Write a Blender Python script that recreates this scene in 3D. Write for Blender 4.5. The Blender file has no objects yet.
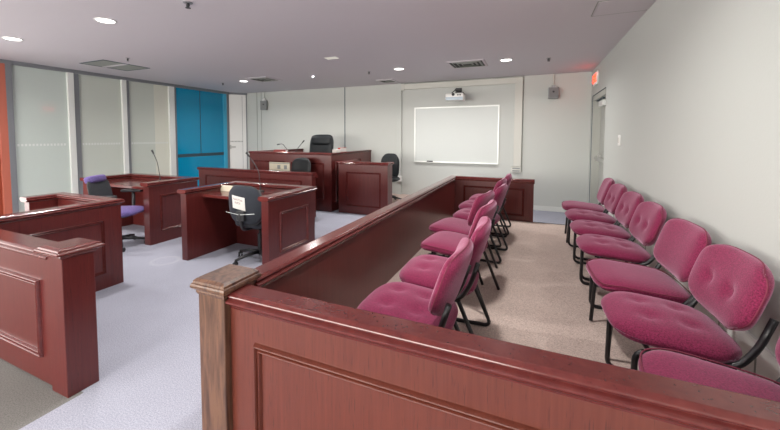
import bpy, bmesh, math, random
from mathutils import Vector, Matrix
random.seed(7)
C = bpy.context.scene.collection
PI = math.pi

# ------------------------------------------------------------------ materials
def new_mat(name):
    m = bpy.data.materials.new(name); m.use_nodes = True
    nt = m.node_tree; b = nt.nodes['Principled BSDF']
    return m, nt, b
def plain(name, col, rough=.5, metal=0, spec=.5, coat=0, bump=0, bscale=200, var=0, vscale=6):
    m, nt, b = new_mat(name)
    b.inputs['Base Color'].default_value = (*col, 1)
    b.inputs['Roughness'].default_value = rough
    b.inputs['Metallic'].default_value = metal
    b.inputs['Specular IOR Level'].default_value = spec
    if coat:
        b.inputs['Coat Weight'].default_value = coat; b.inputs['Coat Roughness'].default_value = .12
    tc = nt.nodes.new('ShaderNodeTexCoord')
    if bump:
        n = nt.nodes.new('ShaderNodeTexNoise'); n.inputs['Scale'].default_value = bscale; n.inputs['Detail'].default_value = 3
        nt.links.new(tc.outputs['Object'], n.inputs['Vector'])
        bp = nt.nodes.new('ShaderNodeBump'); bp.inputs['Strength'].default_value = bump; bp.inputs['Distance'].default_value = .01
        nt.links.new(n.outputs['Fac'], bp.inputs['Height']); nt.links.new(bp.outputs['Normal'], b.inputs['Normal'])
    if var:
        n2 = nt.nodes.new('ShaderNodeTexNoise'); n2.inputs['Scale'].default_value = vscale; n2.inputs['Detail'].default_value = 4
        nt.links.new(tc.outputs['Object'], n2.inputs['Vector'])
        r = nt.nodes.new('ShaderNodeValToRGB')
        r.color_ramp.elements[0].position = .3; r.color_ramp.elements[1].position = .7
        r.color_ramp.elements[0].color = (*[c*(1-var) for c in col], 1); r.color_ramp.elements[1].color = (*[min(1, c*(1+var)) for c in col], 1)
        nt.links.new(n2.outputs['Fac'], r.inputs['Fac']); nt.links.new(r.outputs['Color'], b.inputs['Base Color'])
    return m
def wood(name, dark, light, rough=.30, coat=.1, scale=(60, 60, 3), contrast=(.2, .85), flecks=.5):
    m, nt, b = new_mat(name)
    tc = nt.nodes.new('ShaderNodeTexCoord'); mp = nt.nodes.new('ShaderNodeMapping')
    mp.inputs['Scale'].default_value = scale
    nt.links.new(tc.outputs['Object'], mp.inputs['Vector'])
    n = nt.nodes.new('ShaderNodeTexNoise'); n.inputs['Scale'].default_value = 1; n.inputs['Detail'].default_value = 6; n.inputs['Distortion'].default_value = .6
    nt.links.new(mp.outputs['Vector'], n.inputs['Vector'])
    r = nt.nodes.new('ShaderNodeValToRGB')
    r.color_ramp.elements[0].position = contrast[0]; r.color_ramp.elements[1].position = contrast[1]
    r.color_ramp.elements[0].color = (*dark, 1); r.color_ramp.elements[1].color = (*light, 1)
    nt.links.new(n.outputs['Fac'], r.inputs['Fac'])
    # short dark pores along the grain
    mp2 = nt.nodes.new('ShaderNodeMapping'); mp2.inputs['Scale'].default_value = tuple(s*4 for s in scale)
    nt.links.new(tc.outputs['Object'], mp2.inputs['Vector'])
    n2 = nt.nodes.new('ShaderNodeTexNoise'); n2.inputs['Scale'].default_value = 1; n2.inputs['Detail'].default_value = 2
    nt.links.new(mp2.outputs['Vector'], n2.inputs['Vector'])
    r2 = nt.nodes.new('ShaderNodeValToRGB'); r2.color_ramp.elements[0].position = .27; r2.color_ramp.elements[1].position = .38
    r2.color_ramp.elements[0].color = (1-flecks, 1-flecks, 1-flecks, 1); r2.color_ramp.elements[1].color = (1, 1, 1, 1)
    nt.links.new(n2.outputs['Fac'], r2.inputs['Fac'])
    mx = nt.nodes.new('ShaderNodeMix'); mx.data_type = 'RGBA'; mx.blend_type = 'MULTIPLY'; mx.inputs[0].default_value = 1
    nt.links.new(r.outputs['Color'], mx.inputs[6]); nt.links.new(r2.outputs['Color'], mx.inputs[7])
    nt.links.new(mx.outputs[2], b.inputs['Base Color'])
    b.inputs['Roughness'].default_value = rough
    b.inputs['Coat Weight'].default_value = coat; b.inputs['Coat Roughness'].default_value = .15; b.inputs['Specular IOR Level'].default_value = .5
    return m
def carpet(name, col, speck=.2, ring=False):
    m, nt, b = new_mat(name)
    tc = nt.nodes.new('ShaderNodeTexCoord')
    n = nt.nodes.new('ShaderNodeTexNoise'); n.inputs['Scale'].default_value = 150; n.inputs['Detail'].default_value = 4; n.inputs['Roughness'].default_value = .8
    nt.links.new(tc.outputs['Object'], n.inputs['Vector'])
    r = nt.nodes.new('ShaderNodeValToRGB')
    r.color_ramp.elements[0].position = .36; r.color_ramp.elements[1].position = .62
    r.color_ramp.elements[0].color = (*[c*(1-speck*1.6) for c in col], 1); r.color_ramp.elements[1].color = (*[c*(1+speck) for c in col], 1)
    nt.links.new(n.outputs['Fac'], r.inputs['Fac'])
    out = r.outputs['Color']
    n3 = nt.nodes.new('ShaderNodeTexNoise'); n3.inputs['Scale'].default_value = 1.7; n3.inputs['Detail'].default_value = 3
    nt.links.new(tc.outputs['Object'], n3.inputs['Vector'])
    r3 = nt.nodes.new('ShaderNodeValToRGB'); r3.color_ramp.elements[0].position = .3; r3.color_ramp.elements[1].position = .7
    r3.color_ramp.elements[0].color = (.88, .88, .88, 1); r3.color_ramp.elements[1].color = (1, 1, 1, 1)
    nt.links.new(n3.outputs['Fac'], r3.inputs['Fac'])
    mx = nt.nodes.new('ShaderNodeMix'); mx.data_type = 'RGBA'; mx.blend_type = 'MULTIPLY'; mx.inputs[0].default_value = 1
    nt.links.new(out, mx.inputs[6]); nt.links.new(r3.outputs['Color'], mx.inputs[7]); out = mx.outputs[2]
    if ring:   # a faint round wear mark on the carpet
        ds = nt.nodes.new('ShaderNodeVectorMath'); ds.operation = 'DISTANCE'; ds.inputs[1].default_value = (-3.63, 2.60, 0)
        nt.links.new(tc.outputs['Object'], ds.inputs[0])
        rr = nt.nodes.new('ShaderNodeValToRGB'); e = rr.color_ramp.elements
        e[0].position = .10; e[0].color = (0, 0, 0, 1); e[1].position = .135; e[1].color = (1, 1, 1, 1)
        k = e.new(.165); k.color = (0, 0, 0, 1)
        nt.links.new(ds.outputs['Value'], rr.inputs['Fac'])
        m2 = nt.nodes.new('ShaderNodeMix'); m2.data_type = 'RGBA'
        ml = nt.nodes.new('ShaderNodeMath'); ml.operation = 'MULTIPLY'; ml.inputs[1].default_value = .16
        nt.links.new(rr.outputs['Color'], ml.inputs[0]); nt.links.new(ml.outputs[0], m2.inputs[0])
        nt.links.new(out, m2.inputs[6]); m2.inputs[7].default_value = (.62, .60, .62, 1); out = m2.outputs[2]
    nt.links.new(out, b.inputs['Base Color'])
    b.inputs['Roughness'].default_value = .95; b.inputs['Specular IOR Level'].default_value = .1
    bp = nt.nodes.new('ShaderNodeBump'); bp.inputs['Strength'].default_value = .2; bp.inputs['Distance'].default_value = .004
    nt.links.new(n.outputs['Fac'], bp.inputs['Height']); nt.links.new(bp.outputs['Normal'], b.inputs['Normal'])
    return m
def fabric(name, col, speck=.18, sheen=.4, scale=260):
    m, nt, b = new_mat(name)
    tc = nt.nodes.new('ShaderNodeTexCoord')
    n = nt.nodes.new('ShaderNodeTexNoise'); n.inputs['Scale'].default_value = scale; n.inputs['Detail'].default_value = 3
    nt.links.new(tc.outputs['Object'], n.inputs['Vector'])
    r = nt.nodes.new('ShaderNodeValToRGB'); r.color_ramp.elements[0].position = .35; r.color_ramp.elements[1].position = .65
    r.color_ramp.elements[0].color = (*[c*(1-speck) for c in col], 1); r.color_ramp.elements[1].color = (*[c*(1+speck) for c in col], 1)
    nt.links.new(n.outputs['Fac'], r.inputs['Fac']); nt.links.new(r.outputs['Color'], b.inputs['Base Color'])
    b.inputs['Roughness'].default_value = .9; b.inputs['Specular IOR Level'].default_value = .15
    b.inputs['Sheen Weight'].default_value = sheen; b.inputs['Sheen Roughness'].default_value = .4
    b.inputs['Sheen Tint'].default_value = (1, .68, .86, 1)
    bp = nt.nodes.new('ShaderNodeBump'); bp.inputs['Strength'].default_value = .25; bp.inputs['Distance'].default_value = .003
    nt.links.new(n.outputs['Fac'], bp.inputs['Height']); nt.links.new(bp.outputs['Normal'], b.inputs['Normal'])
    return m
def emit(name, col, strength):
    m = bpy.data.materials.new(name); m.use_nodes = True; nt = m.node_tree
    nt.nodes.remove(nt.nodes['Principled BSDF'])
    e = nt.nodes.new('ShaderNodeEmission'); e.inputs['Color'].default_value = (*col, 1); e.inputs['Strength'].default_value = strength
    nt.links.new(e.outputs[0], nt.nodes['Material Output'].inputs[0]); return m

M = {}
M['wood'] = wood('cherry_wood', (.078, .0105, .0115), (.118, .022, .018))
M['faded'] = wood('faded_cherry_wood', (.092, .020, .012), (.142, .036, .022), rough=.34)  # lighter, browner tone of the cherry wood for the jury front panel
M['cap'] = wood('cherry_cap', (.085, .014, .014), (.135, .029, .025), rough=.18, scale=(25, 25, 25), flecks=.3)
M['worn'] = wood('worn_wood', (.048, .019, .012), (.145, .070, .040), rough=.42, coat=.15, scale=(45, 45, 5), contrast=(.33, .62), flecks=.5)
M['floor'] = carpet('blue_grey_carpet', (.365, .375, .445), ring=True)
M['tan'] = carpet('tan_carpet', (.56, .45, .40), .24)
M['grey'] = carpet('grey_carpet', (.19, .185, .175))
M['wall'] = plain('painted_wall', (.51, .53, .505), .6, bump=.05, bscale=90)
M['ceil'] = plain('painted_ceiling', (.59, .56, .59), .7)
M['base'] = plain('baseboard_paint', (.66, .68, .65), .45)
M['pink'] = fabric('pink_upholstery', (.180, .019, .058), .36, .5, 190)
M['piping'] = plain('dark_pink_piping', (.16, .02, .045), .8)
M['black'] = plain('black_tube', (.012, .012, .014), .35)
M['plastic'] = plain('black_plastic', (.02, .021, .024), .5)
M['leather'] = plain('black_leather', (.009, .011, .013), .42, spec=.25, bump=.15, bscale=70)
M['greyfab'] = fabric('dark_grey_fabric', (.028, .032, .040), .2, .08)
M['mesh'] = fabric('grey_chair_mesh', (.045, .05, .055), .35, .1, 500)
M['purple'] = fabric('purple_upholstery', (.13, .10, .27), .3, .2, 120)
M['metal'] = plain('grey_metal', (.33, .33, .34), .4, .6)
M['alu'] = plain('aluminium', (.74, .76, .74), .35, .2)
M['dframe'] = plain('dark_grey_frame', (.20, .21, .23), .4, .2)
M['white'] = plain('white_plastic', (.78, .78, .76), .4)
M['cream'] = plain('cream_duct', (.56, .56, .515), .5)
M['paper'] = plain('paper', (.60, .59, .56), .8)
M['beige'] = plain('beige_card', (.56, .52, .41), .7)
M['red'] = plain('red_cover', (.45, .04, .025), .5)
M['darkred'] = plain('dark_red_cover', (.22, .015, .012), .5)
M['ink'] = plain('red_brown_ink', (.16, .05, .05), .7)
M['board'] = plain('whiteboard', (.55, .585, .57), .35)
M['box'] = plain('grey_box', (.22, .235, .24), .45)
M['glass'] = plain('frosted_glass', (.50, .56, .53), .015, spec=.45)
M['glass2'] = plain('frosted_glass_warm', (.52, .56, .51), .015, spec=.45)
M['glass3'] = plain('frosted_glass_pale', (.63, .64, .56), .015, spec=.45)
M['dots'] = plain('etched_white_dots', (.62, .65, .63), .6)
M['blue'] = plain('blue_film', (.0, .26, .47), .2)
M['lblue'] = plain('light_blue_edge', (.05, .40, .62), .3)
M['seam'] = plain('dark_seam', (.03, .06, .08), .6)
M['orange'] = plain('orange_frame', (.42, .12, .08), .4)
M['reddoor'] = plain('red_brown_door', (.24, .045, .02), .35)
M['doorgrey'] = plain('grey_door_paint', (.42, .43, .40), .45)
M['framegrey'] = plain('grey_frame_paint', (.40, .41, .375), .45)
M['steel'] = plain('brushed_steel', (.5, .5, .48), .3, .8)
M['vent'] = plain('vent_grey', (.27, .29, .26), .6)
M['ventdark'] = plain('vent_dark', (.025, .025, .025), .7)
M['lamp'] = emit('lamp_disc', (1, .97, .93), 5)
M['lampdim'] = emit('lamp_dim', (1, .93, .82), .55)
M['exit'] = emit('exit_red', (1, .028, .012), 9.0)
M['day'] = emit('daylight_pane', (1, .95, .87), 17.0)  # glow for the unseen rear window, added as a light source
M['day2'] = emit('daylight_pane_left', (1, .96, .92), 5.5)  # the same for the added window in the left wall

# ------------------------------------------------------------------ helpers
def link(name, bm, mat, parent=None, smooth=False, bevel=0, seg=2, angle=40):
    bmesh.ops.remove_doubles(bm, verts=bm.verts, dist=1e-6)
    bmesh.ops.recalc_face_normals(bm, faces=bm.faces)
    me = bpy.data.meshes.new(name); bm.to_mesh(me); bm.free()
    mats = mat if isinstance(mat, (list, tuple)) else [mat]
    for m in mats: me.materials.append(m)
    if smooth:
        me.polygons.foreach_set('use_smooth', [True]*len(me.polygons))
    o = bpy.data.objects.new(name, me); C.objects.link(o)
    if parent: o.parent = parent
    if bevel:
        md = o.modifiers.new('bevel', 'BEVEL'); md.width = bevel; md.segments = seg; md.limit_method = 'ANGLE'; md.angle_limit = math.radians(angle)
    return o
def thing(name, label, cat, loc=(0, 0, 0), rz=0, group=None):
    o = bpy.data.objects.new(name, None); C.objects.link(o); o.empty_display_size = .1
    o.location = loc; o.rotation_euler = (0, 0, rz)
    return tag(o, label, cat, group)
def tag(o, label, cat, group=None):
    o['label'] = label; o['category'] = cat
    if group: o['group'] = group
    return o
def struct(o):
    o['kind'] = 'structure'; return o
def B(*boxes):
    bm = bmesh.new()
    for b in boxes: box(bm, *b)
    return bm
def box(bm, x0, x1, y0, y1, z0, z1, mi=0):
    v = [bm.verts.new(p) for p in ((x0,y0,z0),(x1,y0,z0),(x1,y1,z0),(x0,y1,z0),(x0,y0,z1),(x1,y0,z1),(x1,y1,z1),(x0,y1,z1))]
    for f in ((0,3,2,1),(4,5,6,7),(0,1,5,4),(1,2,6,5),(2,3,7,6),(3,0,4,7)):
        fc = bm.faces.new([v[i] for i in f]); fc.material_index = mi
def cyl(bm, p0, p1, r0, r1=None, seg=16):
    p0, p1 = Vector(p0), Vector(p1); r1 = r0 if r1 is None else r1
    d = (p1-p0).normalized(); a = d.orthogonal().normalized(); b = d.cross(a)
    A = [bm.verts.new(p0 + (a*math.cos(t)+b*math.sin(t))*r0) for t in [2*PI*i/seg for i in range(seg)]]
    D = [bm.verts.new(p1 + (a*math.cos(t)+b*math.sin(t))*r1) for t in [2*PI*i/seg for i in range(seg)]]
    for i in range(seg):
        j = (i+1) % seg; bm.faces.new((A[i], A[j], D[j], D[i]))
    bm.faces.new(A[::-1]); bm.faces.new(D)
def rounded(pts, r, n=5):
    """round the corners of a polyline"""
    pts = [Vector(p) for p in pts]; out = [pts[0]]
    for i in range(1, len(pts)-1):
        a, p, b = pts[i-1], pts[i], pts[i+1]
        rr = min(r, (a-p).length*.48, (b-p).length*.48)
        s, e = p+(a-p).normalized()*rr, p+(b-p).normalized()*rr
        for k in range(n+1):
            t = k/n; out.append(s*(1-t)**2 + p*2*t*(1-t) + e*t*t)
    out.append(pts[-1]); return out
def tube(bm, pts, r, seg=10, closed=False, taper=None):
    pts = [Vector(p) for p in pts]; n = len(pts); rings = []
    ref = None
    for i, p in enumerate(pts):
        a = pts[i-1] if (i or closed) else p; b = pts[(i+1) % n] if (i < n-1 or closed) else p
        t = (b-a).normalized()
        if ref is None: ref = t.orthogonal().normalized()
        ref = (ref - t*ref.dot(t)).normalized(); w = t.cross(ref)
        rr = r if taper is None else r*(1+(taper-1)*i/(n-1))
        rings.append([bm.verts.new(p+(ref*math.cos(2*PI*k/seg)+w*math.sin(2*PI*k/seg))*rr) for k in range(seg)])
    for i in range(n if closed else n-1):
        A, D = rings[i], rings[(i+1) % n]
        for k in range(seg):
            j = (k+1) % seg; bm.faces.new((A[k], A[j], D[j], D[k]))
    if not closed: bm.faces.new(rings[0][::-1]); bm.faces.new(rings[-1])
def sweep(bm, path, prof, mp, closed=False):
    """profile (s = lateral, h = height; a closed polygon) along a 2D path with mitred corners; mp(u, v, h) -> point"""
    n = len(path); P = [Vector((*p, 0)) for p in path]; rings = []
    for i in range(n):
        dirs = []
        if i > 0 or closed: dirs.append((P[i]-P[i-1]).normalized())
        if i < n-1 or closed: dirs.append((P[(i+1) % n]-P[i]).normalized())
        nrm = [Vector((-d.y, d.x, 0)) for d in dirs]
        if len(nrm) == 1: m = nrm[0]
        else:
            m = (nrm[0]+nrm[1]); m = m/(m.length_squared/2)
        rings.append([bm.verts.new(mp(P[i].x+m.x*s, P[i].y+m.y*s, h)) for s, h in prof])
    k = len(prof)
    for i in range(n if closed else n-1):
        A, D = rings[i], rings[(i+1) % n]
        for q in range(k):
            j = (q+1) % k; bm.faces.new((A[q], A[j], D[j], D[q]))
    if not closed:
        bm.faces.new(rings[0][::-1]); bm.faces.new(rings[-1])
FLAT = lambda u, v, h: (u, v, h)
def cap_profile(half, z0, z1, over=.036):
    """stepped and beaded rail cap over a wall of this half thickness, rising from z0 to z1"""
    H = z1-z0
    R = [(half+.002, 0), (half+.004, .08), (half+over*.35, .20), (half+over*.45, .27)]
    R += [(half+over*(.55+.45*math.sin(PI*k/7)), .30+.31*k/7) for k in range(8)]          # lower bead
    R += [(half+over*.42, .64)]
    R += [(half+over*(.42+.30*math.sin(PI*k/6)), .66+.28*k/6) for k in range(7)]          # upper bead
    R += [(half+over*.30, .97), (half+over*.1, 1)]
    R = [(s, z0+H*t) for s, t in R]
    return R + [(-s, z) for s, z in R[::-1]]
def moulding_profile(w=.030, d=.014):
    b1 = [(w*(.06+.40*k/6), d*(.35+.65*math.sin(PI*k/6))) for k in range(7)]
    b2 = [(w*(.58+.34*k/6), d*(.25+.55*math.sin(PI*k/6))) for k in range(7)]
    return [(0, -.002)] + b1 + [(w*.52, d*.1)] + b2 + [(w, -.002)]
def panel_moulding(name, mp, u0, u1, v0, v1, parent, w=.030, d=.014, mat=None):
    """picture-frame moulding round a rectangle on a face; mp(u, v, h) sends it to the face, h outwards"""
    bm = bmesh.new()
    sweep(bm, [(u0, v0), (u1, v0), (u1, v1), (u0, v1)], moulding_profile(w, d), mp, closed=True)
    return link(name, bm, mat or M['cap'], parent, smooth=False)
def rail(name, path, half, z0, z1, parent, mat=None, over=.036):
    bm = bmesh.new(); sweep(bm, path, cap_profile(half, z0, z1, over), FLAT)
    return link(name, bm, mat or M['cap'], parent)
def pad(nu, nv, a, b, top, bot, dimples=(), dome=.012, corner=.55, dd=.016, dr=.032, droop=0, curve=0, power=5):
    """an upholstered cushion: u along x (half a), v along y (half b), top and bottom bulge"""
    bm = bmesh.new()
    def m8(u, v): return min(1, (abs(u)**10+abs(v)**10)**.1)
    grid = {}
    ts = lambda n: [math.sin(PI/2*(2*i/n-1)) for i in range(n+1)]
    U, V = ts(nu), ts(nv)
    for side in (1, -1):
        for i, u in enumerate(U):
            for j, v in enumerate(V):
                edge = i in (0, nu) or j in (0, nv)
                x = a*u*math.sqrt(1-corner*.5*v*v*v*v); y = b*v*math.sqrt(1-corner*.5*u*u*u*u)
                m = m8(u, v); k = (1-m**power)**.5 if m < 1 else 0
                z = (top*k + dome*(1-u*u)*(1-v*v)) if side > 0 else -bot*k
                if side > 0:
                    for (du, dv) in dimples:
                        r2 = (x-du)**2+(y-dv)**2; z -= dd*math.exp(-r2/(dr*dr)) + dd*.55*math.exp(-r2/(dr*dr*.12))
                z -= droop*max(0, -u-.35)**2
                z += curve*(v*v)
                if edge and side < 0: grid[side, i, j] = grid[1, i, j]
                else: grid[side, i, j] = bm.verts.new((x, y, z))
    for side in (1, -1):
        for i in range(nu):
            for j in range(nv):
                q = [grid[side, i, j], grid[side, i+1, j], grid[side, i+1, j+1], grid[side, i, j+1]]
                bm.faces.new(q if side > 0 else q[::-1])
    edge = [grid[1, i, 0].co.copy() for i in range(nu)] + [grid[1, nu, j].co.copy() for j in range(nv)] + [grid[1, i, nv].co.copy() for i in range(nu, 0, -1)] + [grid[1, 0, j].co.copy() for j in range(nv, 0, -1)]
    return bm, edge
def copy_tree(o, parent=None):
    c = o.copy(); C.objects.link(c); c.parent = parent
    for ch in list(o.children): copy_tree(ch, c)
    return c

# ------------------------------------------------------------------ the room
XL, XR, YB, ZC = -7.10, .887, 7.285, 2.47
YR, XC = -4.2, -6.81            # rear wall; the back left corner
bm = bmesh.new()
def quad(bm, pts, mi=0):
    f = bm.faces.new([bm.verts.new(p) for p in pts]); f.material_index = mi
def slab(bm, x0, x1, y0, y1, mi):
    box(bm, x0, x1, y0, y1, -.10, 0, mi)
slab(bm, XL-.15, XR+.3, 1.05, YB+.15, 0)
slab(bm, -2.14, XR+.3, YR-.15, 1.05, 0)
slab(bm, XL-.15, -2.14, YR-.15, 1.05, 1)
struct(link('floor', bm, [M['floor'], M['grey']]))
struct(link('ceiling', B((XL-.15, XR+.3, YR-.15, YB+.15, ZC, ZC+.1)), M['ceil']))
struct(link('wall_back', B((XC-.02, XR+.3, YB, YB+.12, 0, ZC)), M['wall']))
# right wall with the recess of the far door
DY0, DY1, DZ = 5.86, 7.0, 2.0
struct(link('wall_right', B((XR, XR+.18, YR, DY0, 0, ZC), (XR, XR+.18, DY1, YB, 0, ZC), (XR, XR+.18, DY0, DY1, DZ, ZC)), M['wall']))
struct(link('wall_rear', B((XL, XR, YR-.12, YR, 0, .75), (XL, XR, YR-.12, YR, 2.3, ZC), (XL, -6.4, YR-.12, YR, .75, 2.3), (-.2, XR, YR-.12, YR, .75, 2.3)), M['wall']))
struct(link('wall_left', B((XL-.12, XL, YR, -3.4, 0, ZC), (XL-.12, XL, 1.55, 1.9, 0, ZC), (XL-.12, XL, -3.4, 1.55, 0, .05), (XL-.12, XL, -3.4, 1.55, 2.35, ZC)), M['wall']))
# added, unseen windows: glowing panes behind the camera that light the room
def added_window(name, bm_pane, bm_frame, mat='day'):
    o = struct(link(name, bm_pane, M[mat])); link('window_frame', bm_frame, M['alu'], o)
bmf = bmesh.new()
for i in range(5):
    x = -6.4+i*1.55; box(bmf, x-.03, x+.03, YR-.06, YR+.01, .75, 2.3)
box(bmf, -6.4, -.2, YR-.06, YR+.015, .72, .78); box(bmf, -6.4, -.2, YR-.06, YR+.01, 2.25, 2.31)
added_window('window_5', B((-6.4, -.2, YR-.07, YR-.05, .75, 2.3)), bmf)
bmf = bmesh.new()
for i in range(4):
    y = -3.4+i*1.65; box(bmf, XL-.06, XL+.01, y-.03, y+.03, .05, 2.35)
box(bmf, XL-.06, XL+.015, -3.4, 1.55, .03, .09); box(bmf, XL-.06, XL+.01, -3.4, 1.55, 2.30, 2.36)
added_window('window_6', B((XL-.07, XL-.05, -3.4, 1.55, .05, 2.35)), bmf, 'day2')

# baseboards
struct(link('baseboard_back', B((-2.0, XR, YB-.012, YB, 0, .085)), M['base']))
br = struct(link('baseboard_right', B((XR-.012, XR, YR, DY0-.08, 0, .50)), M['white']))
bm = bmesh.new()
for i in range(28): box(bm, XR-.0135, XR-.0115, -3.6+i*.33, -3.6+i*.33+.012, .16, .48)
link('panel_groove', bm, M['vent'], br)

# left wall: partition of frosted glass bays, white and dark mullions, a blue bay and a white door
def xface(u, v, h): return (XL+h, u, v)
struct(link('trim_1', B((XL-.06, XL+.035, 1.9, 6.97, ZC-.055, ZC), (XL-.03, XL+.045, 1.9, 6.97, ZC-.012, ZC)), M['dframe']))     # head rail
struct(link('trim_2', B((XL-.06, XL+.03, 1.9, 6.97, 0, .09)), M['dframe']))
bays = [(2.73, 3.43, 'glass'), (3.60, 4.30, 'glass2'), (4.44, 5.26, 'glass2')]
for n, (y0, y1, mt) in enumerate(bays):
    w = struct(link('window_%d' % (n+1), B((XL-.02, XL-.005, y0-.02, y1+.02, .07, ZC-.04)), M[mt]))
    bmd = bmesh.new(); y = y0+.03
    while y < y1-.03:
        box(bmd, XL-.006, XL-.003, y, y+.026, 1.20, 1.235); y += .046
    dt = link('dotted_band', bmd, M['dots'], w)
    if n == 2:
        link('pale_pane', B((XL-.006, XL-.004, 4.95, y1+.01, .09, ZC-.05)), M['glass3'], w)  # thin paler layer over the far part of this bay
k = 3
for (ya, yb, yc) in ((3.43, 3.52, 3.60), (4.30, 4.385, 4.44), (5.26, 5.39, 5.44)):
    struct(link('trim_%d' % k, B((XL-.05, XL+.035, ya, yb, .07, ZC-.05)), M['alu'], bevel=.004)); k += 1
    struct(link('trim_%d' % k, B((XL-.05, XL+.02, yb, yc, .07, ZC-.05)), M['dframe'], bevel=.003)); k += 1
struct(link('trim_9', B((XL-.05, XL+.03, 2.655, 2.73, .07, ZC-.05)), M['dframe'], bevel=.003))
# orange framed door at the near end
d = struct(link('door_1', B((XL-.05, XL-.01, 1.9, 2.60, 0, ZC-.05)), M['reddoor']))
link('door_frame', B((XL-.05, XL+.03, 2.565, 2.655, 0, ZC-.05)), M['orange'], d, bevel=.004)
link('push_bar', B((XL-.01, XL+.03, 1.95, 2.5, .95, .99)), M['plastic'], d, bevel=.006)
# blue bay
w = struct(link('window_4', B((XL-.02, XL-.003, 5.44, 6.79, .07, ZC-.04)), M['blue']))
link('film_seam', B((XL-.004, XL+.002, 6.06, 6.075, .96, ZC-.05), (XL-.004, XL+.002, 5.46, 6.76, .885, .955)), M['seam'], w)
link('edge_strip', B((XL-.02, XL+.012, 6.75, 6.86, .07, ZC-.05)), M['lblue'], w)
struct(link('trim_10', B((XL-.05, XL+.02, 6.86, 6.93, .07, ZC-.05)), M['dframe'], bevel=.003))
# white door leaf closing the corner at an angle
A_, B_ = Vector((XL, 6.93, 0)), Vector((XC, YB, 0)); dv = (B_-A_); L_ = dv.length; ang = math.atan2(dv.y, dv.x)
dr = link('door_2', B((0, L_*.97, -.0, .04, 0, ZC-.05)), M['white']); dr.location = A_; dr.rotation_euler = (0, 0, ang); struct(dr)
link('door_seam', B((L_*.72, L_*.735, -.003, 0, .05, ZC-.08), (L_*.93, L_*.97, -.012, 0, 0, ZC-.05)), M['dframe'], dr)
link('door_handle', B((L_*.10, L_*.34, -.035, -.02, 1.06, 1.10), (L_*.12, L_*.16, -.02, 0, 1.06, 1.10), (L_*.04, L_*.12, -.006, 0, 1.03, 1.13)), M['steel'], dr, bevel=.004)
bmd = bmesh.new()
for i in range(9): box(bmd, L_*.08+i*.035, L_*.08+i*.035+.02, -.002, 0, 1.205, 1.235)
link('dotted_band', bmd, M['vent'], dr)
link('door_head', B((0, L_, -.02, .04, ZC-.05, ZC)), M['dframe'], dr)

# back wall joints and cable ducts
struct(link('trim_11', B((-3.935, -3.915, YB-.004, YB, 0, ZC)), M['seam']))
struct(link('trim_12', B((-6.49, -6.475, YB-.005, YB, 0, ZC), (-6.345, -6.333, YB-.005, YB, 0, ZC)), M['vent']))

# far door in the right wall
d = struct(link('door_3', B((XR+.10, XR+.145, DY0, DY1-.04, 0, DZ-.06)), M['doorgrey']))
link('door_frame', B((XR-.006, XR+.16, DY1-.05, DY1+.02, 0, DZ), (XR-.006, XR+.16, DY0, DY1+.02, DZ-.06, DZ+.02)), M['framegrey'], d, bevel=.004)
link('frame_edge', B((XR-.012, XR-.004, DY1+.015, DY1+.03, 0, DZ+.03), (XR-.012, XR-.004, DY0-.02, DY1+.03, DZ+.018, DZ+.03)), M['seam'], d)
link('door_closer', B((XR+.05, XR+.10, 6.45, 6.85, DZ-.17, DZ-.08)), M['alu'], d, bevel=.006)
link('closer_arm', B((XR+.03, XR+.06, 6.3, 6.9, DZ-.075, DZ-.06)), M['seam'], d)
pb = link('push_bar', B((XR+.02, XR+.06, 6.0, 6.82, .98, 1.04)), M['steel'], d, bevel=.01)
link('bar_bracket', B((XR+.05, XR+.10, 6.74, 6.84, .95, 1.07), (XR+.05, XR+.10, 5.98, 6.05, .95, 1.07)), M['steel'], pb, bevel=.006)

# ------------------------------------------------------------------ ceiling fittings
def lamp(x, y, lit, label):
    t = thing('ceiling_light', label, 'light', (x, y, ZC), 0, 'round ceiling downlights')
    bm = bmesh.new(); sweep(bm, [(.075*math.cos(a), .075*math.sin(a)) for a in [2*PI*i/32 for i in range(32)]], [(0, 0), (0, -.004), (-.012, -.006), (-.016, 0)], FLAT, closed=True)
    link('trim_ring', bm, M['white'], t, smooth=True)
    bm = bmesh.new(); cyl(bm, (0, 0, -.0045), (0, 0, -.001), .074, seg=32)
    link('lamp_lens', bm, M['lamp'], t)
    if lit:
        ld = bpy.data.lights.new('downlight', 'AREA'); ld.shape = 'DISK'; ld.size = .15; ld.energy = LAMP_W; ld.spread = math.radians(158); ld.color = (1, .965, .93)
        lo = bpy.data.objects.new('downlight_bulb', ld); C.objects.link(lo); lo.location = (x, y, ZC-.012)
LAMP_W = 23
LP = {(-5.46, 2.13): 'round ceiling downlight at the far left edge of the picture', (-3.78, 2.17): 'large round ceiling downlight above the left desks',
      (-5.37, 5.66): 'small round ceiling downlight before the blue panel', (-2.05, 5.69): 'round ceiling downlight between the two back square vents',
      (-.39, 5.67): 'round ceiling downlight right of the square vent, near the back wall'}
for (x, y), lb in LP.items(): lamp(x, y, True, lb)
for (x, y) in ((-3.72, 5.66), (-2.05, 2.15), (-.39, 2.15), (-5.46, -1.4), (-3.78, -1.4), (-2.05, -1.4), (-.39, -1.4)):  # bare lamps filling out the grid; those behind the camera are added, unseen
    ld = bpy.data.lights.new('downlight', 'AREA'); ld.shape = 'DISK'; ld.size = .15; ld.energy = LAMP_W; ld.spread = math.radians(158); ld.color = (1, .965, .93)
    lo = bpy.data.objects.new('downlight_bulb', ld); C.objects.link(lo); lo.location = (x, y, ZC-.012)
o = link('ceiling_panel', B((-2.73, -2.55, 4.45, 4.56, ZC-.008, ZC)), M['lampdim'], bevel=.002); tag(o, 'small pale rectangular ceiling light in the middle of the ceiling', 'light')

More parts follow.
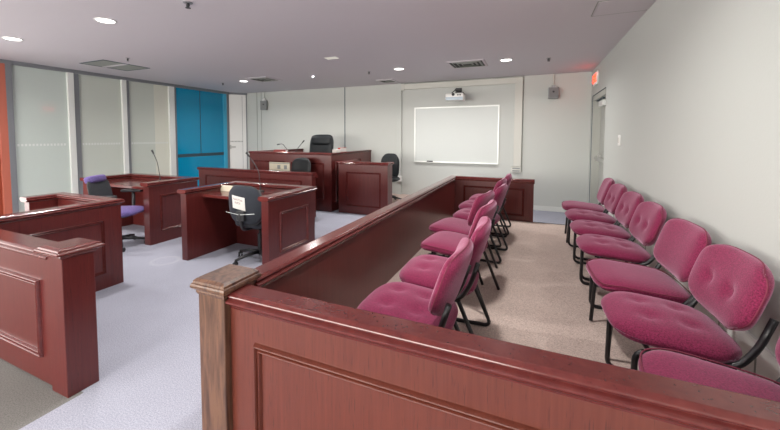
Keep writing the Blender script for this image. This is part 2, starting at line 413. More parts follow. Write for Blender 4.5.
def diffuser(x, y, s, label, white=True):
    t = thing('ceiling_vent', label, 'vent', (x, y, ZC), 0)
    bm = bmesh.new()
    for q, (a, w) in enumerate(((s, .03),)):
        sweep(bm, [(-a, -a), (a, -a), (a, a), (-a, a)], [(0, 0), (0, -.008), (w, -.012), (w, 0)], FLAT, closed=True)
    link('vent_frame', bm, M['ceil'], t)
    link('backing', B((-s+.03, s-.03, -s+.03, s-.03, -.003, -.001)), M['ventdark'], t)
    bm = bmesh.new()
    for a in (s*.78, s*.55, s*.32):
        sweep(bm, [(-a, -a), (a, -a), (a, a), (-a, a)], [(0, -.002), (0, -.006), (.022, -.016), (.022, -.012)], FLAT, closed=True)
    link('vent_blades', bm, M['vent'], t)
diffuser(-4.82, 5.63, .25, 'dark square ceiling vent above the blue panel and back left corner')
diffuser(-.95, 5.73, .27, 'square ceiling vent with stained blades above the projector')
diffuser(-2.70, 6.80, .17, 'small grey square ceiling vent close to the back wall')
t = thing('ceiling_grille', 'long grey rectangular grille in the ceiling by the glass bays', 'vent', (-6.03, 3.58, ZC), 0)
link('grille_frame', B((-.31, .29, -.34, -.325, -.006, 0), (-.31, .29, .36, .375, -.006, 0), (-.31, -.295, -.34, .36, -.006, 0), (.275, .29, -.34, .36, -.006, 0)), M['seam'], t)
link('grille_face', B((-.29, .27, -.325, .36, -.003, -.001)), M['vent'], t)
link('cross_bar', B((-.29, .27, -.03, .03, -.008, -.002)), M['ceil'], t)
t = thing('access_hatch', 'square access hatch in the ceiling against the right wall', 'hatch', (.67, 3.75, ZC), 0)
link('hatch_panel', B((-.20, .20, -.19, .19, -.004, -.001)), M['ceil'], t)
link('hatch_rim', B((-.215, -.208, -.21, .20, -.003, 0), (-.21, .21, .195, .202, -.003, 0), (-.21, .21, -.21, -.203, -.003, 0)), M['vent'], t)
def sprinkler(x, y, label, s=1):
    t = thing('sprinkler', label, 'sprinkler', (x, y, ZC), 0)
    bm = bmesh.new(); cyl(bm, (0, 0, -.006), (0, 0, 0), .035*s, .04*s, 20); link('escutcheon', bm, M['metal'], t)
    bm = bmesh.new(); cyl(bm, (0, 0, -.035), (0, 0, -.006), .009, seg=10); cyl(bm, (0, 0, -.045), (0, 0, -.042), .022*s, seg=12)
    tube(bm, [(-.014, 0, -.008), (-.018, 0, -.025), (-.006, 0, -.042)], .003, 6); tube(bm, [(.014, 0, -.008), (.018, 0, -.025), (.006, 0, -.042)], .003, 6)
    link('sprinkler_head', bm, M['plastic'], t)
sprinkler(-2.65, 2.17, 'dark ceiling sprinkler at the top edge of the picture')
sprinkler(-3.71, 5.66, 'ceiling sprinkler above the high judge bench', .7)
sprinkler(-2.60, 5.70, 'ceiling sprinkler beside the downlight over the witness stand', .7)
sprinkler(.17, 5.78, 'ceiling sprinkler nearest the red exit sign', .8)
sprinkler(-5.30, 3.32, 'ceiling sprinkler beside the long grey grille', .7)
sprinkler(-5.96, 5.68, 'tiny ceiling sprinkler over the blue panel', .6)

# ------------------------------------------------------------------ things on the walls
t = thing('whiteboard', 'white dry-erase board in a thin metal frame on the back wall', 'whiteboard', (-1.437, YB, 1.39))
wx, wz = .828, .555
link('board_face', B((-wx, wx, -.012, 0, -wz, wz)), M['board'], t)
bm = bmesh.new(); sweep(bm, [(-wx, -wz), (wx, -wz), (wx, wz), (-wx, wz)], [(-.008, -.002), (-.008, .022), (.014, .022), (.014, -.002)], lambda u, v, h: (u, -h, v), closed=True)
link('board_frame', bm, M['alu'], t)
link('marker_tray', B((-wx, wx, -.065, -.02, -wz-.012, -wz)), M['alu'], t, bevel=.003)
o = link('board_eraser', B((-1.99, -1.87, YB-.058, YB-.024, .836, .858)), M['plastic'], bevel=.004); tag(o, 'small black eraser on the whiteboard tray', 'eraser')

t = thing('projector', 'white short-throw projector on an arm above the whiteboard', 'projector', (-1.37, 6.97, 2.11))
bm = B((-.17, .17, -.13, .13, -.075, .06))
link('projector_body', bm, M['white'], t, bevel=.03, seg=3)
link('front_grille', B((-.16, .16, -.134, -.128, -.07, -.015)), plain('projector_blue_grey', (.42, .50, .57), .4), t, bevel=.003)
bm = bmesh.new(); cyl(bm, (-.02, -.10, .035), (-.02, -.135, .03), .028, seg=18); link('lens', bm, M['plastic'], t)
for xx in (.07, .11):
    bm = bmesh.new(); cyl(bm, (xx, -.132, .02), (xx, -.136, .02), .014, seg=12); link('sensor', bm, M['plastic'], t)
bm = bmesh.new()
tube(bm, [(-.10, 0, .05), (0, .0, .13)], .010, 8); tube(bm, [(.10, 0, .05), (0, 0, .13)], .010, 8); tube(bm, [(0, -.02, .13), (0, .31, .13)], .016, 10)
box(bm, -.06, .06, .295, .314, .06, .20); box(bm, .05, .15, -.05, .05, .055, .075)
link('wall_arm', bm, M['plastic'], t)

t = thing('cable_duct', 'cream cable ducting framing the whiteboard from ceiling to floor', 'duct', (0, YB, 0))
link('horizontal_duct', B((-2.50, -.20, -.05, 0, 2.335, 2.445)), M['cream'], t, bevel=.006)
link('vertical_duct', B((-.335, -.20, -.05, 0, .80, 2.335)), M['cream'], t, bevel=.006)
link('duct_edge', B((-.196, -.184, -.012, 0, .70, 2.46), (-2.5, -.19, -.014, 0, 2.448, 2.462)), M['vent'], t)
link('left_duct', B((-2.68, -2.55, -.045, 0, 0, ZC)), M['wall'], t, bevel=.005)
link('duct_corner', B((-2.56, -2.49, -.055, 0, 2.32, 2.455)), M['cream'], t, bevel=.005)
t = thing('wall_outlet', 'grey outlet box on the wall below the cream duct', 'outlet', (-.285, YB, .74))
link('outlet_box', B((-.085, .085, -.05, 0, -.055, .055)), M['cream'], t, bevel=.004)
link('outlet_slots', B((-.065, .065, -.053, -.049, .012, .035), (-.065, .065, -.053, -.049, -.035, -.012)), M['box'], t)
o = link('wall_outlet', B((-2.64, -2.52, YB-.10, YB-.045, .40, .52)), M['white'], bevel=.006); tag(o, 'white outlet box low on the back wall behind the witness stand', 'outlet')

def speaker(x, z, rz, w, h, label, dx=0):
    t = thing('wall_speaker', label, 'speaker', (x, YB-.07, z), rz)
    link('speaker_box', B((-w/2, w/2, -.06, .06, -h/2, h/2)), M['box'], t, bevel=.008)
    link('speaker_grille', B((-w/2+.015, w/2-.015, -.064, -.059, -h/2+.015, h/2-.015)), plain('speaker_grille_grey', (.17, .18, .185), .6), t, bevel=.003)
    bm = bmesh.new(); cyl(bm, (0, -.066, 0.02), (0, -.062, .02), .018, seg=14); link('driver_cone', bm, M['plastic'], t)
    bm = bmesh.new(); box(bm, -.03, .03, -.02, .05, h/2, h/2+.04); link('wall_bracket', bm, M['metal'], t)
    bm = bmesh.new(); cyl(bm, (0, .03, h/2+.03), (0, .03, ZC-z-.002), .011, seg=10); link('conduit', bm, M['cream'], t)
speaker(.30, 2.125, 0, .165, .195, 'grey speaker box high on the back wall near the exit door')
speaker(-6.20, 2.13, .5, .16, .23, 'grey speaker box high in the back left corner')

t = thing('exit_sign', 'red lit exit sign on the right wall over the far door', 'sign', (XR, 6.71, 2.265))
link('sign_housing', B((-.03, 0, -.17, .17, -.105, .105)), M['white'], t, bevel=.006)
cu = bpy.data.curves.new('exit_text', 'FONT'); cu.body = 'EXIT'; cu.size = .17; cu.align_x = 'CENTER'; cu.align_y = 'CENTER'; cu.extrude = .002; cu.offset = .004
tmp = bpy.data.objects.new('exit_tmp', cu); C.objects.link(tmp); bpy.context.view_layer.update()
me = bpy.data.meshes.new_from_object(tmp.evaluated_get(bpy.context.evaluated_depsgraph_get())); bpy.data.objects.remove(tmp)
me.materials.clear(); me.materials.append(M['exit'])
lt = bpy.data.objects.new('exit_lettering', me); C.objects.link(lt); lt.parent = t
lt.location = (-.0335, 0, 0); lt.rotation_euler = (PI/2, 0, -PI/2); lt['label'] = 'glowing red EXIT lettering'
t = thing('light_switch', 'white light switch on the right wall beside the far door', 'switch', (XR, 4.88, 1.317))
link('switch_plate', B((-.012, 0, -.04, .04, -.06, .06)), M['white'], t, bevel=.004)
link('rocker', B((-.018, -.011, -.018, .018, -.032, .032)), M['paper'], t, bevel=.003)

# ------------------------------------------------------------------ wooden furniture
def yface(y, sgn=-1):   # a face looking along -Y (or +Y): u = x, v = z
    return lambda u, v, h: (u, y+sgn*h, v)
def xface_at(x, sgn=1):
    return lambda u, v, h: (x+sgn*h, u, v)

# jury box on its platform
PZ = .15
struct(link('platform', B((-1.14, XR, 1.05, 5.54, 0, PZ)), M['tan']))
struct(link('trim_13', B((-1.14, XR, 5.54, 5.552, 0, PZ+.004)), M['seam']))
t = thing('jury_box', 'dark cherry panelled jury box rail on three sides of the pink chairs', 'jury box', (0, 0, 0))
JT = .755
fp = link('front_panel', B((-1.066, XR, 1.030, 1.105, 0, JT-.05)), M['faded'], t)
rail('top_rail', [(-1.063, 1.067), (XR, 1.067)], .037, JT-.066, JT, fp, over=.028)
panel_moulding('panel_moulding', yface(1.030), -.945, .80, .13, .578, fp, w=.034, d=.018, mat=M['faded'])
sp = link('side_panel', B((-1.145, -1.075, 1.17, 5.60, 0, JT-.05)), M['wood'], t)
ep = link('end_panel', B((-1.075, .02, 5.53, 5.60, 0, JT-.05)), M['wood'], t)
rail('top_rail', [(-1.11, 1.17), (-1.11, 5.565), (.03, 5.565)], .035, JT-.062, JT, sp, over=.026)
panel_moulding('panel_moulding', yface(5.53), -.95, -.10, .22, .62, ep)
po = link('corner_post', B((-1.205, -1.067, 1.0, 1.165, 0, .74)), M['worn'], t, bevel=.004)
bm = bmesh.new()
def stacked(bm, cx, cy, levels):
    rings = []
    for (hx, hy, z) in levels: rings.append([bm.verts.new((cx+sx*hx, cy+sy*hy, z)) for sx, sy in ((-1,-1),(1,-1),(1,1),(-1,1))])
    for a, b in zip(rings, rings[1:]):
        for i in range(4): bm.faces.new((a[i], a[(i+1)%4], b[(i+1)%4], b[i]))
    bm.faces.new(rings[0][::-1]); bm.faces.new(rings[-1])
def post_cap_levels(hx, hy, z0, z1, o=.032):
    H = z1-z0
    return [(hx+a*o, hy+a*o, z0+b*H) for a, b in ((.1, 0), (.3, .15), (.25, .25), (.8, .38), (1, .45), (1, .58), (.9, .68), (.7, .72), (.62, .86), (.3, .94), (.1, 1))]
stacked(bm, -1.136, 1.083, post_cap_levels(.069, .083, .732, .797, .021))
link('post_cap', bm, M['worn'], po)

# barrier (gate panel and post) at the left front
t = thing('wooden_barrier', 'low panelled barrier with a square end post at the left front', 'barrier', (0, 0, 0))
bp_ = link('barrier_panel', B((-3.40, -2.31, 1.0, 1.11, .015, .71)), M['wood'], t)
rail('top_rail', [(-3.40, 1.06), (-2.30, 1.06)], .055, .695, .752, bp_, over=.024)
panel_moulding('panel_moulding', yface(1.0), -3.30, -2.405, .155, .585, bp_, w=.034, d=.018)
po = link('end_post', B((-2.312, -2.165, .99, 1.14, 0, .74)), M['wood'], t, bevel=.003)
bm = bmesh.new(); stacked(bm, -2.238, 1.065, post_cap_levels(.073, .075, .735, .79, .036)); link('post_cap', bm, M['cap'], po)

# desks: U-shaped panelled enclosures with a worktop inside
DT = .782
def desk(name, label, cat, xl, xr, yn, yf, th, mould=None, left_yn=None, worktop=None, mats='wood', front_mould=None, top=DT, left_mould=None):
    t = thing(name, label, cat, ((xl+xr)/2, yf-th/2, 0)); ox, oy = (xl+xr)/2, yf-th/2
    ly = yn if left_yn is None else left_yn
    W = M[mats]
    lp = link('side_panel', B((xl-ox, xl+th-ox, ly-oy, yf-th-oy, 0, top-.05)), W, t, bevel=.002)
    rp = link('side_panel', B((xr-th-ox, xr-ox, yn-oy, yf-th-oy, 0, top-.05)), W, t, bevel=.002)
    bp = link('back_panel', B((xl-ox, xr-ox, yf-th-oy, yf-oy, 0, top-.05)), W, t, bevel=.002)
    h = th/2
    rail('top_rail', [(xl+h-ox, ly-.025-oy), (xl+h-ox, yf-h-oy), (xr-h-ox, yf-h-oy), (xr-h-ox, yn-.025-oy)], h, top-.046, top, bp, over=.028)
    if mould:
        panel_moulding('panel_moulding', (lambda u, v, hh: (xr-ox+hh, u-oy, v)), *mould, rp)
    if left_mould: panel_moulding('panel_moulding', (lambda u, v, hh: (xl-ox-hh, u-oy, v)), *left_mould, lp)
    if worktop:
        z, yw = worktop
        link('worktop', B((xl+th-ox, xr-th-ox, yw-oy, yf-th-oy, z-.035, z)), M['cap'], t, bevel=.006)
    return t
desk('counsel_desk', 'red-brown panelled desk enclosure behind the left barrier, its side panel nearest', 'desk', -4.40, -3.446, 1.115, 2.05, .085, mould=(1.20, 1.905, .135, .62), left_yn=1.74)
desk('counsel_desk', 'panelled desk enclosure beside the glass bays with a purple chair in it', 'desk', -5.69, -4.298, 2.89, 3.60, .105, mould=(3.035, 3.42, .15, .615), worktop=(.715, 2.93))
desk('counsel_desk', 'panelled desk enclosure in the middle with a grey chair carrying a paper sign', 'desk', -3.488, -2.285, 2.70, 3.50, .085, mould=(2.862, 3.36, .19, .607), worktop=(.705, 2.90))

# clerk bench: closed front towards the camera
t = thing('clerk_bench', 'long low panelled bench just below the high judge bench', 'bench', (-4.39, 4.75, 0))
ft = link('front_panel', B((-1.24, 1.24, 0, .08, 0, .735)), M['wood'], t, bevel=.002)
panel_moulding('panel_moulding', (lambda u, v, h: (u, -h, v)), -1.07, 1.05, .12, .655, ft)
rail('top_rail', [(-1.265, .04), (1.265, .04)], .04, .735, .785, ft, over=.026)
link('leg', B((1.02, 1.08, .08, .36, 0, .66)), M['wood'], t); link('leg', B((-1.08, -1.02, .08, .36, 0, .66)), M['wood'], t)
link('worktop', B((-1.14, 1.10, .08, .40, .66, .70)), M['cap'], t, bevel=.006)

# judge bench
t = thing('judge_bench', 'tall wide judge bench against the back wall with a leather chair', 'bench', (-4.21, 5.553, 0))
ft = link('front_panel', B((-.94, .94, 0, .08, 0, 1.02)), M['wood'], t, bevel=.002)
panel_moulding('panel_moulding', (lambda u, v, h: (u, -h, v)), -.835, -.07, .20, .885, ft)
panel_moulding('panel_moulding', (lambda u, v, h: (u, -h, v)), .07, .79, .20, .875, ft)
sd = link('side_panel', B((.86, .94, .08, 1.725, 0, 1.02)), M['wood'], t, bevel=.002)
panel_moulding('panel_moulding', (lambda u, v, h: (.94+h, u, v)), .15, 1.2, .95-.05-.75, .90, sd)
link('side_panel', B((-.94, -.86, .08, 1.725, 0, 1.02)), M['wood'], t, bevel=.002)
rail('top_rail', [(-.90, 1.725), (-.90, .04), (.90, .04), (.90, 1.725)], .04, 1.015, 1.06, ft, over=.022)
link('worktop', B((-.86, .86, .08, .29, .93, .97)), M['cap'], t, bevel=.005)
link('bench_floor', B((-.86, .86, .08, 1.725, .0, .25)), M['floor'], t)
op = link('outlet_plate', B((-.435, .05, -.022, 0, .70, .862)), M['beige'], t, bevel=.006)
link('outlet_trim', B((-.425, .04, -.026, -.021, .835, .852)), M['vent'], op)
link('socket', B((-.235, -.165, -.030, -.021, .735, .81)), M['box'], op, bevel=.004); link('socket', B((-.08, -.01, -.030, -.021, .735, .81)), M['box'], op, bevel=.004)

# witness stand
t = thing('witness_stand', 'panelled witness stand at the right of the judge bench', 'witness stand', (-2.68, 5.6, 0))
ft = link('front_panel', B((-.47, .47, 0, .07, 0, .87)), M['wood'], t, bevel=.002)
panel_moulding('panel_moulding', (lambda u, v, h: (u, -h, v)), -.315, .345, .13, .735, ft)
link('side_panel', B((.40, .47, .07, .22, 0, .87)), M['wood'], t, bevel=.002)
link('side_panel', B((-.47, -.40, .07, .60, 0, .87)), M['wood'], t, bevel=.002)
rail('top_rail', [(-.435, .60), (-.435, .035), (.435, .035), (.435, .24)], .035, .865, .915, ft, over=.030)
struct(link('trim_14', B((-3.2, -2.0, 5.9, YB, 0, .12)), M['tan']))

# ------------------------------------------------------------------ jury chairs
def jury_chair(tufted):
    t = thing('jury_chair', '', 'chair', (0, 0, 0))
    sd = [(-.08, -.08), (-.08, .08), (.06, -.08), (.06, .08)] if tufted else []
    bm, edge = pad(28, 28, .222, .243, .034, .040, sd, dome=.020 if tufted else .008, corner=.8 if tufted else .5, dd=.014, dr=.04, droop=.04)
    RS = Matrix.Translation((-.035, 0, .390)) @ Matrix.Rotation(math.radians(5), 4, 'Y')
    bmesh.ops.transform(bm, matrix=RS, verts=bm.verts)
    s = link('seat', bm, M['pink'], t, smooth=True)
    if not tufted:
        bm = bmesh.new(); tube(bm, [RS @ Vector((p.x*.985, p.y*.985, p.z+.020)) for p in edge[::2]], .003, 6, closed=True); link('piping', bm, M['piping'], s, smooth=True)
    bd = [(-.01, -.085), (-.01, .085)] if tufted else []
    bm, edge = pad(24, 28,   .150, .243, .036, .034, bd, dome=.012, corner=.85 if tufted else .6, dd=.019, curve=.028)
    # the pad's u axis -> up, v -> across, top -> towards the sitter (-X)
    RB = Matrix.Translation((.190, 0, .588)) @ Matrix.Rotation(math.radians(18), 4, 'Y') @ Matrix(((0, 0, -1, 0), (0, 1, 0, 0), (1, 0, 0, 0), (0, 0, 0, 1)))
    bmesh.ops.transform(bm, matrix=RB, verts=bm.verts)
    bk = link('backrest', bm, M['pink'], t, smooth=True)
    bm = bmesh.new(); tube(bm, [RB @ p for p in edge[::2]], .003, 6, closed=True); link('piping', bm, M['piping'], bk, smooth=True)
    for sy in (-1, 1):
        y = sy*.222
        bm = bmesh.new()
        if tufted:
            tube(bm, rounded([(.12, y*.97, .340), (-.19, y*.97, .346), (-.195, y*.97, .012), (.252, y*1.0, .012), (.10, y*.97, .358)], .05), .0115, 10)
        else:
            tube(bm, rounded([(-.20, y*.97, .008), (-.18, y*.95, .348), (.10, y*.97, .340)], .04), .0115, 10)
            tube(bm, rounded([(.06, y*.97, .340), (.12, y*.98, .343), (.255, y*1.02, .008)], .04), .0115, 10)
        fr = link('side_frame', bm, M['black'], t, smooth=True)
        bm = bmesh.new()
        tube(bm, rounded([(.04, y*.97, .340), (.12, y*1.02, .355), (.172, y*1.05, .44), (.208, y*1.07, .56)], .05), .0125, 10)
        link('back_upright', bm, M['black'], fr, smooth=True)
    bm = bmesh.new(); cyl(bm, (-.14, -.21, .342), (-.14, .21, .342), .010, seg=10); cyl(bm, (.08, -.21, .340), (.08, .21, .340), .010, seg=10)
    box(bm, -.16, .10, -.12, .12, .336, .350)
    link('seat_support', bm, M['black'], t)
    return t
proto = {}
def place_chair(x, y, rz, tufted, label, group):
    if tufted not in proto: proto[tufted] = o = jury_chair(tufted)
    else: o = copy_tree(proto[tufted])
    o.location = (x, y, PZ); o.rotation_euler = (0, 0, math.radians(rz)); o['label'] = label; o['group'] = group
ordn = ['nearest the front rail', 'second from front', 'third from front', 'middle of seven', 'third from far end', 'second from far end', 'at the far end']
right = [(.605, 1.40, -5, 0), (.578, 1.96, 2, 1), (.580, 2.49, 3, 0), (.580, 3.14, 2, 1), (.580, 3.68, 2, 1), (.580, 4.25, 2, 1), (.580, 4.80, -2, 0)]
left = [(-.49, 1.60, 0, 1), (-.46, 2.11, 2, 1), (-.495, 2.74, -5, 0), (-.565, 3.25, -9, 0), (-.48, 3.80, -4, 1), (-.52, 4.33, -4, 1), (-.49, 4.86, 0, 1)]
for i, (x, y, r, tf) in enumerate(right):
    place_chair(x, y, r, tf, '%s pink jury chair along the right wall, %s' % ('button-tufted' if tf else 'plain-seat', ordn[i]), 'jury chairs along the right wall')
for i, (x, y, r, tf) in enumerate(left):
    place_chair(x, y, r, tf, '%s pink jury chair by the long wooden rail, %s' % ('round-seated' if tf else 'square-seated', ordn[i]), 'jury chairs by the long wooden rail')

# ------------------------------------------------------------------ office chairs
def star_base(t, r=.29, col=None, z=.0, arms=5, rot=.3):
    bm = bmesh.new(); cyl(bm, (0, 0, .075), (0, 0, .12), .035, .03, 16)
    for i in range(arms):
        a = 2*PI*i/arms+rot; tube(bm, [(.02*math.cos(a), .02*math.sin(a), .10), (r*.6*math.cos(a), r*.6*math.sin(a), .088), (r*math.cos(a), r*math.sin(a), .066)], .021, 8, taper=.6)
    bs = link('star_base', bm, col or M['plastic'], t, smooth=True)
    for i in range(arms):
        a = 2*PI*i/arms+rot; x, y = r*math.cos(a), r*math.sin(a); c, s = math.cos(a+.8), math.sin(a+.8)
        bm = bmesh.new()
        for q in (-1, 1): cyl(bm, (x+c*.006*q, y+s*.006*q, .027), (x+c*.024*q, y+s*.024*q, .027), .026, seg=14)
        cyl(bm, (x, y, .03), (x, y, .06), .008, seg=8)
        link('caster', bm, M['plastic'], bs)
    bm = bmesh.new(); cyl(bm, (0, 0, .11), (0, 0, .30), .026, seg=14); cyl(bm, (0, 0, .30), (0, 0, .42), .014, seg=12)
    link('gas_column', bm, M['plastic'], t, smooth=False)
def office_chair(name, label, x, y, rz, seat_z, back_c, back_h, back_w, seat_m, back_m, tilt=10, arms=False, rim_m=None, back_off=.24, thick=.035, corner=.8, seat_r=.24):
    """faces +X before turning"""
    t = thing(name, label, 'chair', (x, y, 0), rz)
    star_base(t)
    bm, e = pad(20, 20, seat_r, seat_r, .04, .035, corner=.8); bmesh.ops.transform(bm, matrix=Matrix.Translation((.02, 0, seat_z-.04)), verts=bm.verts)
    st = link('seat', bm, seat_m, t, smooth=True)
    bm = bmesh.new(); box(bm, -.12, .12, -.09, .09, seat_z-.10, seat_z-.065); cyl(bm, (0, 0, .40), (0, 0, seat_z-.09), .03, seg=14); link('tilt_mechanism', bm, M['plastic'], t)
    bm, e = pad(24, 22, back_h/2, back_w/2, thick, thick*.8, corner=corner, curve=.035)
    R = Matrix.Translation((-back_off, 0, back_c)) @ Matrix.Rotation(math.radians(-tilt), 4, 'Y') @ Matrix(((0, 0, 1, 0), (0, -1, 0, 0), (1, 0, 0, 0), (0, 0, 0, 1)))
    bmesh.ops.transform(bm, matrix=R, verts=bm.verts)
    bk = link('backrest', bm, back_m, t, smooth=True)
    bm = bmesh.new(); tube(bm, [R @ p for p in e[::2]], .008, 8, closed=True); link('back_rim', bm, rim_m or M['plastic'], bk, smooth=True)
    bm = bmesh.new(); tube(bm, rounded([(-.05, 0, seat_z-.08), (-back_off-.02, 0, seat_z-.08), (-back_off-.05, 0, back_c-.07)], .06), .018, 8); box(bm, -back_off-.055, -back_off-.02, -.05, .05, back_c-.15, back_c-.05)
    link('back_spine', bm, M['plastic'], t, smooth=False, bevel=.004)
    if arms:
        for s in (-1, 1):
            bm = bmesh.new(); tube(bm, rounded([(.02, s*.20, seat_z-.08), (.02, s*.28, seat_z-.06), (.02, s*.28, seat_z+.17)], .04), .020, 8)
            ar = link('armrest', bm, M['plastic'], t, smooth=True)
            bm = bmesh.new(); box(bm, -.12, .14, s*.28-.04, s*.28+.04, seat_z+.165, seat_z+.20); link('arm_pad', bm, M['plastic'], ar, bevel=.012, seg=3)
    return t, R
# middle desk: grey chair seen from behind, with its paper sign
gc, R = office_chair('office_chair', 'grey swivel chair seen from behind in the middle desk, paper sign on its back', -2.70, 3.05, PI/2, .47, .645, .41, .45, M['greyfab'], M['greyfab'], tilt=4)
bm = bmesh.new(); tube(bm, [(-.292, -.19, .585), (-.30, .0, .56), (-.292, .19, .575)], .002, 6); link('adjuster_lever', bm, M['alu'], gc)
W = Matrix.Translation((-2.70, 3.05, 0)) @ Matrix.Rotation(PI/2, 4, 'Z')
def back_pt(v, u, off): return W @ (R @ Vector((u, v, 0))) , off
bm = bmesh.new()
def sign_pt(a, b):     # a across (left to right from behind), b up; follows the curved back
    p = R @ Vector((b, a, -.031 + .035*(a/.22)**2*1.0)); return W @ p
cols, rows = 6, 4
G = [[bm.verts.new(sign_pt(-.125+.175*i/cols+.03*(.5-j/rows)*0, -.035+.135*j/rows+.02*(.5-i/cols))) for i in range(cols+1)] for j in range(rows+1)]
for j in range(rows):
    for i in range(cols): bm.faces.new((G[j][i], G[j][i+1], G[j+1][i+1], G[j+1][i]))
ps = link('paper_sign', bm, M['paper']); tag(ps, 'white paper sign taped to the back of the grey swivel chair', 'sign')
md = ps.modifiers.new('thick', 'SOLIDIFY'); md.thickness = .002
bm = bmesh.new()       # two lines of writing too small to read
for line, (v0, n, a0) in enumerate(((.055, 8, -.105), (.020, 5, -.085))):
    for i in range(n):
        a = a0+i*.0165; w_ = .010; h_ = .020
        for (ax, bx, aw, bw) in random.sample([(0, 0, .003, h_), (0, h_-.004, w_, .004), (w_-.003, 0, .003, h_), (0, h_*.45, w_, .004), (0, 0, w_, .004)], 3):
            dz = .02*(.5-(a+.125)/.175)
            q = [sign_pt(a+ax, v0+bx+dz), sign_pt(a+ax+aw, v0+bx+dz), sign_pt(a+ax+aw, v0+bx+bw+dz), sign_pt(a+ax, v0+bx+bw+dz)]
            bm.faces.new([bm.verts.new(p+Vector((0, -.0025, 0))) for p in q])
link('sign_writing', bm, M['ink'], ps)
# purple mesh-back chair in the left desk
pc, Rp = office_chair('office_chair', 'swivel chair with purple seat and grey mesh back at the left desk', -4.62, 2.72, math.radians(28), .47, .68, .36, .38, M['purple'], M['mesh'], tilt=14, arms=True, thick=.03)
bm, e = pad(14, 20, .045, .165, .045, .05, corner=.5); bmesh.ops.transform(bm, matrix=Rp @ Matrix.Translation((.155, 0, .02)), verts=bm.verts)
link('headrest', bm, M['purple'], pc, smooth=True)
# clerk, witness and judge chairs
office_chair('office_chair', 'black swivel chair behind the low clerk bench', -3.81, 5.16, math.radians(-96), .47, .765, .40, .43, M['leather'], M['leather'], tilt=8, thick=.04)
c4, _ = office_chair('office_chair', 'black swivel chair behind the witness stand', -2.50, 6.30, math.radians(-84), .47, .64, .52, .36, M['leather'], M['leather'], tilt=8, thick=.035)
c4.location.z = .12
jc, R2 = office_chair('executive_chair', 'high-backed black leather chair behind the judge bench', -3.92, 6.02, math.radians(-92), .50, .83, .62, .56, M['leather'], M['leather'], tilt=8, arms=True, thick=.06, corner=.5, back_off=.26)
jc.location.z = .25
bm, e = pad(16, 20, .10, .25, .045, .03, corner=.6); bmesh.ops.transform(bm, matrix=R2 @ Matrix.Translation((.19, 0, .055)), verts=bm.verts)
link('head_pillow', bm, M['leather'], jc, smooth=True)

# ------------------------------------------------------------------ things on the desks
def microphone(x, y, z, pts, label, r=.005):
    t = thing('gooseneck_microphone', label, 'microphone', (x, y, z))
    bm = bmesh.new(); cyl(bm, (0, 0, 0), (0, 0, .02), .045, .04, 18); cyl(bm, (0, 0, .02), (0, 0, .06), .012, .009, 12); link('mic_base', bm, M['plastic'], t)
    P = [Vector((0, 0, .05))]+[Vector(p) for p in pts]
    bm = bmesh.new(); tube(bm, rounded(P, .08), r, 8); link('gooseneck', bm, M['plastic'], t, smooth=True)
    d = (P[-1]-P[-2]).normalized(); bm = bmesh.new(); cyl(bm, P[-1]-d*.01, P[-1]+d*.05, .010, .013, 12); link('mic_head', bm, M['plastic'], t)
microphone(-2.905, 3.30, .705, [(-.02, .0, .26), (-.17, 0, .42)], 'black gooseneck microphone on the middle desk')
microphone(-4.80, 3.40, .715, [(-.05, 0, .28), (-.13, 0, .40)], 'black gooseneck microphone on the left desk')
microphone(-4.30, 5.74, .97, [(-.10, 0, .16), (-.18, 0, .24), (-.26, 0, .23)], 'bent gooseneck microphone on the judge bench, left one of the pair', .006)
microphone(-4.20, 5.74, .97, [(.08, 0, .16), (.19, 0, .27)], 'straight gooseneck microphone on the judge bench, right one of the pair', .006)
o = link('tent_card', B((-3.40, -3.09, 3.17, 3.175, .705, .775)), M['beige']); tag(o, 'blank cream card standing on the middle desk beside the grey chair', 'card')
md = o.modifiers.new('b', 'BEVEL'); md.width = .001
t = thing('book', 'dark red book lying on the judge bench top by the microphones', 'book', (-4.42, 5.60, 1.06))
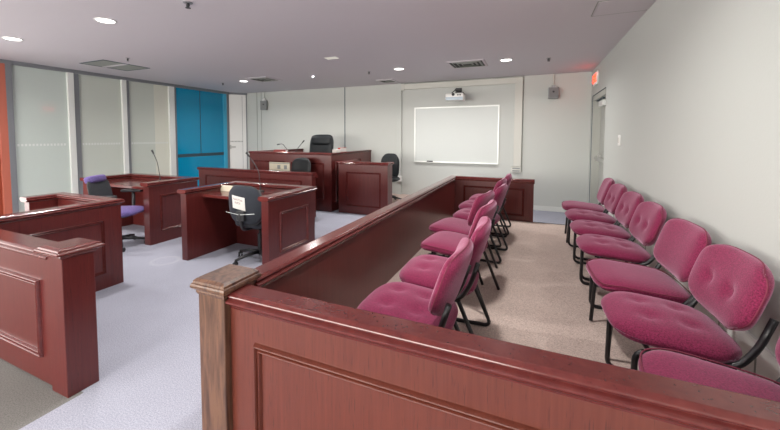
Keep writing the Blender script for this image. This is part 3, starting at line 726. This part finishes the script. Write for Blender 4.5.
link('cover', B((-.14, .14, -.03, .055, 0, .006), (-.14, .14, -.03, .055, .034, .040), (-.14, .14, -.034, -.028, 0, .040)), M['darkred'], t)
link('pages', B((-.135, .135, -.028, .05, .006, .034)), M['paper'], t)
t = thing('book', 'red book lying on the corner of the judge bench', 'book', (-3.31, 6.02, 1.06), 1.3+PI)
link('cover', B((-.10, .08, -.03, .03, 0, .005), (-.10, .08, -.03, .03, .075, .08), (.075, .081, -.03, .03, 0, .08)), M['red'], t)
link('pages', B((-.095, .075, -.026, .026, .005, .075)), M['paper'], t)
o = link('paper_stack', B((-3.36, -3.26, 5.74, 5.88, 1.06, 1.115)), M['paper'], bevel=.003); tag(o, 'small stack of white paper on the judge bench corner beside the red book', 'paper')

# ------------------------------------------------------------------ camera
f_px, yaw, pitch, roll, cx, cy = 360.657531, .426854773, .0547105913, .00105153139, 369.320232, 155.907301
c, s = math.cos(yaw), math.sin(yaw)
F = Vector((-s*math.cos(pitch), c*math.cos(pitch), -math.sin(pitch))); Rv = Vector((c, s, 0)); U = Rv.cross(F)
R1 = Rv*math.cos(roll)+U*math.sin(roll); U1 = -Rv*math.sin(roll)+U*math.cos(roll)
cam = bpy.data.cameras.new('camera'); co = bpy.data.objects.new('camera', cam); C.objects.link(co)
m = Matrix.Identity(4)
for i in range(3): m[i][0], m[i][1], m[i][2] = R1[i], U1[i], -F[i]
m.translation = Vector((0, 0, 1.36)); co.matrix_world = m
cam.sensor_fit = 'HORIZONTAL'; cam.sensor_width = 36; cam.lens = f_px*36/780
cam.shift_x = (390-cx)/780; cam.shift_y = -(215-cy)/780; cam.clip_start = .05
bpy.context.scene.camera = co

w = bpy.data.worlds.new('world'); bpy.context.scene.world = w; w.use_nodes = True
w.node_tree.nodes['Background'].inputs[0].default_value = (.8, .88, 1, 1); w.node_tree.nodes['Background'].inputs[1].default_value = .3
vs = bpy.context.scene.view_settings
vs.view_transform = 'Standard'; vs.look = 'None'; vs.gamma = 1; vs.use_curve_mapping = False; vs.exposure = 0.12
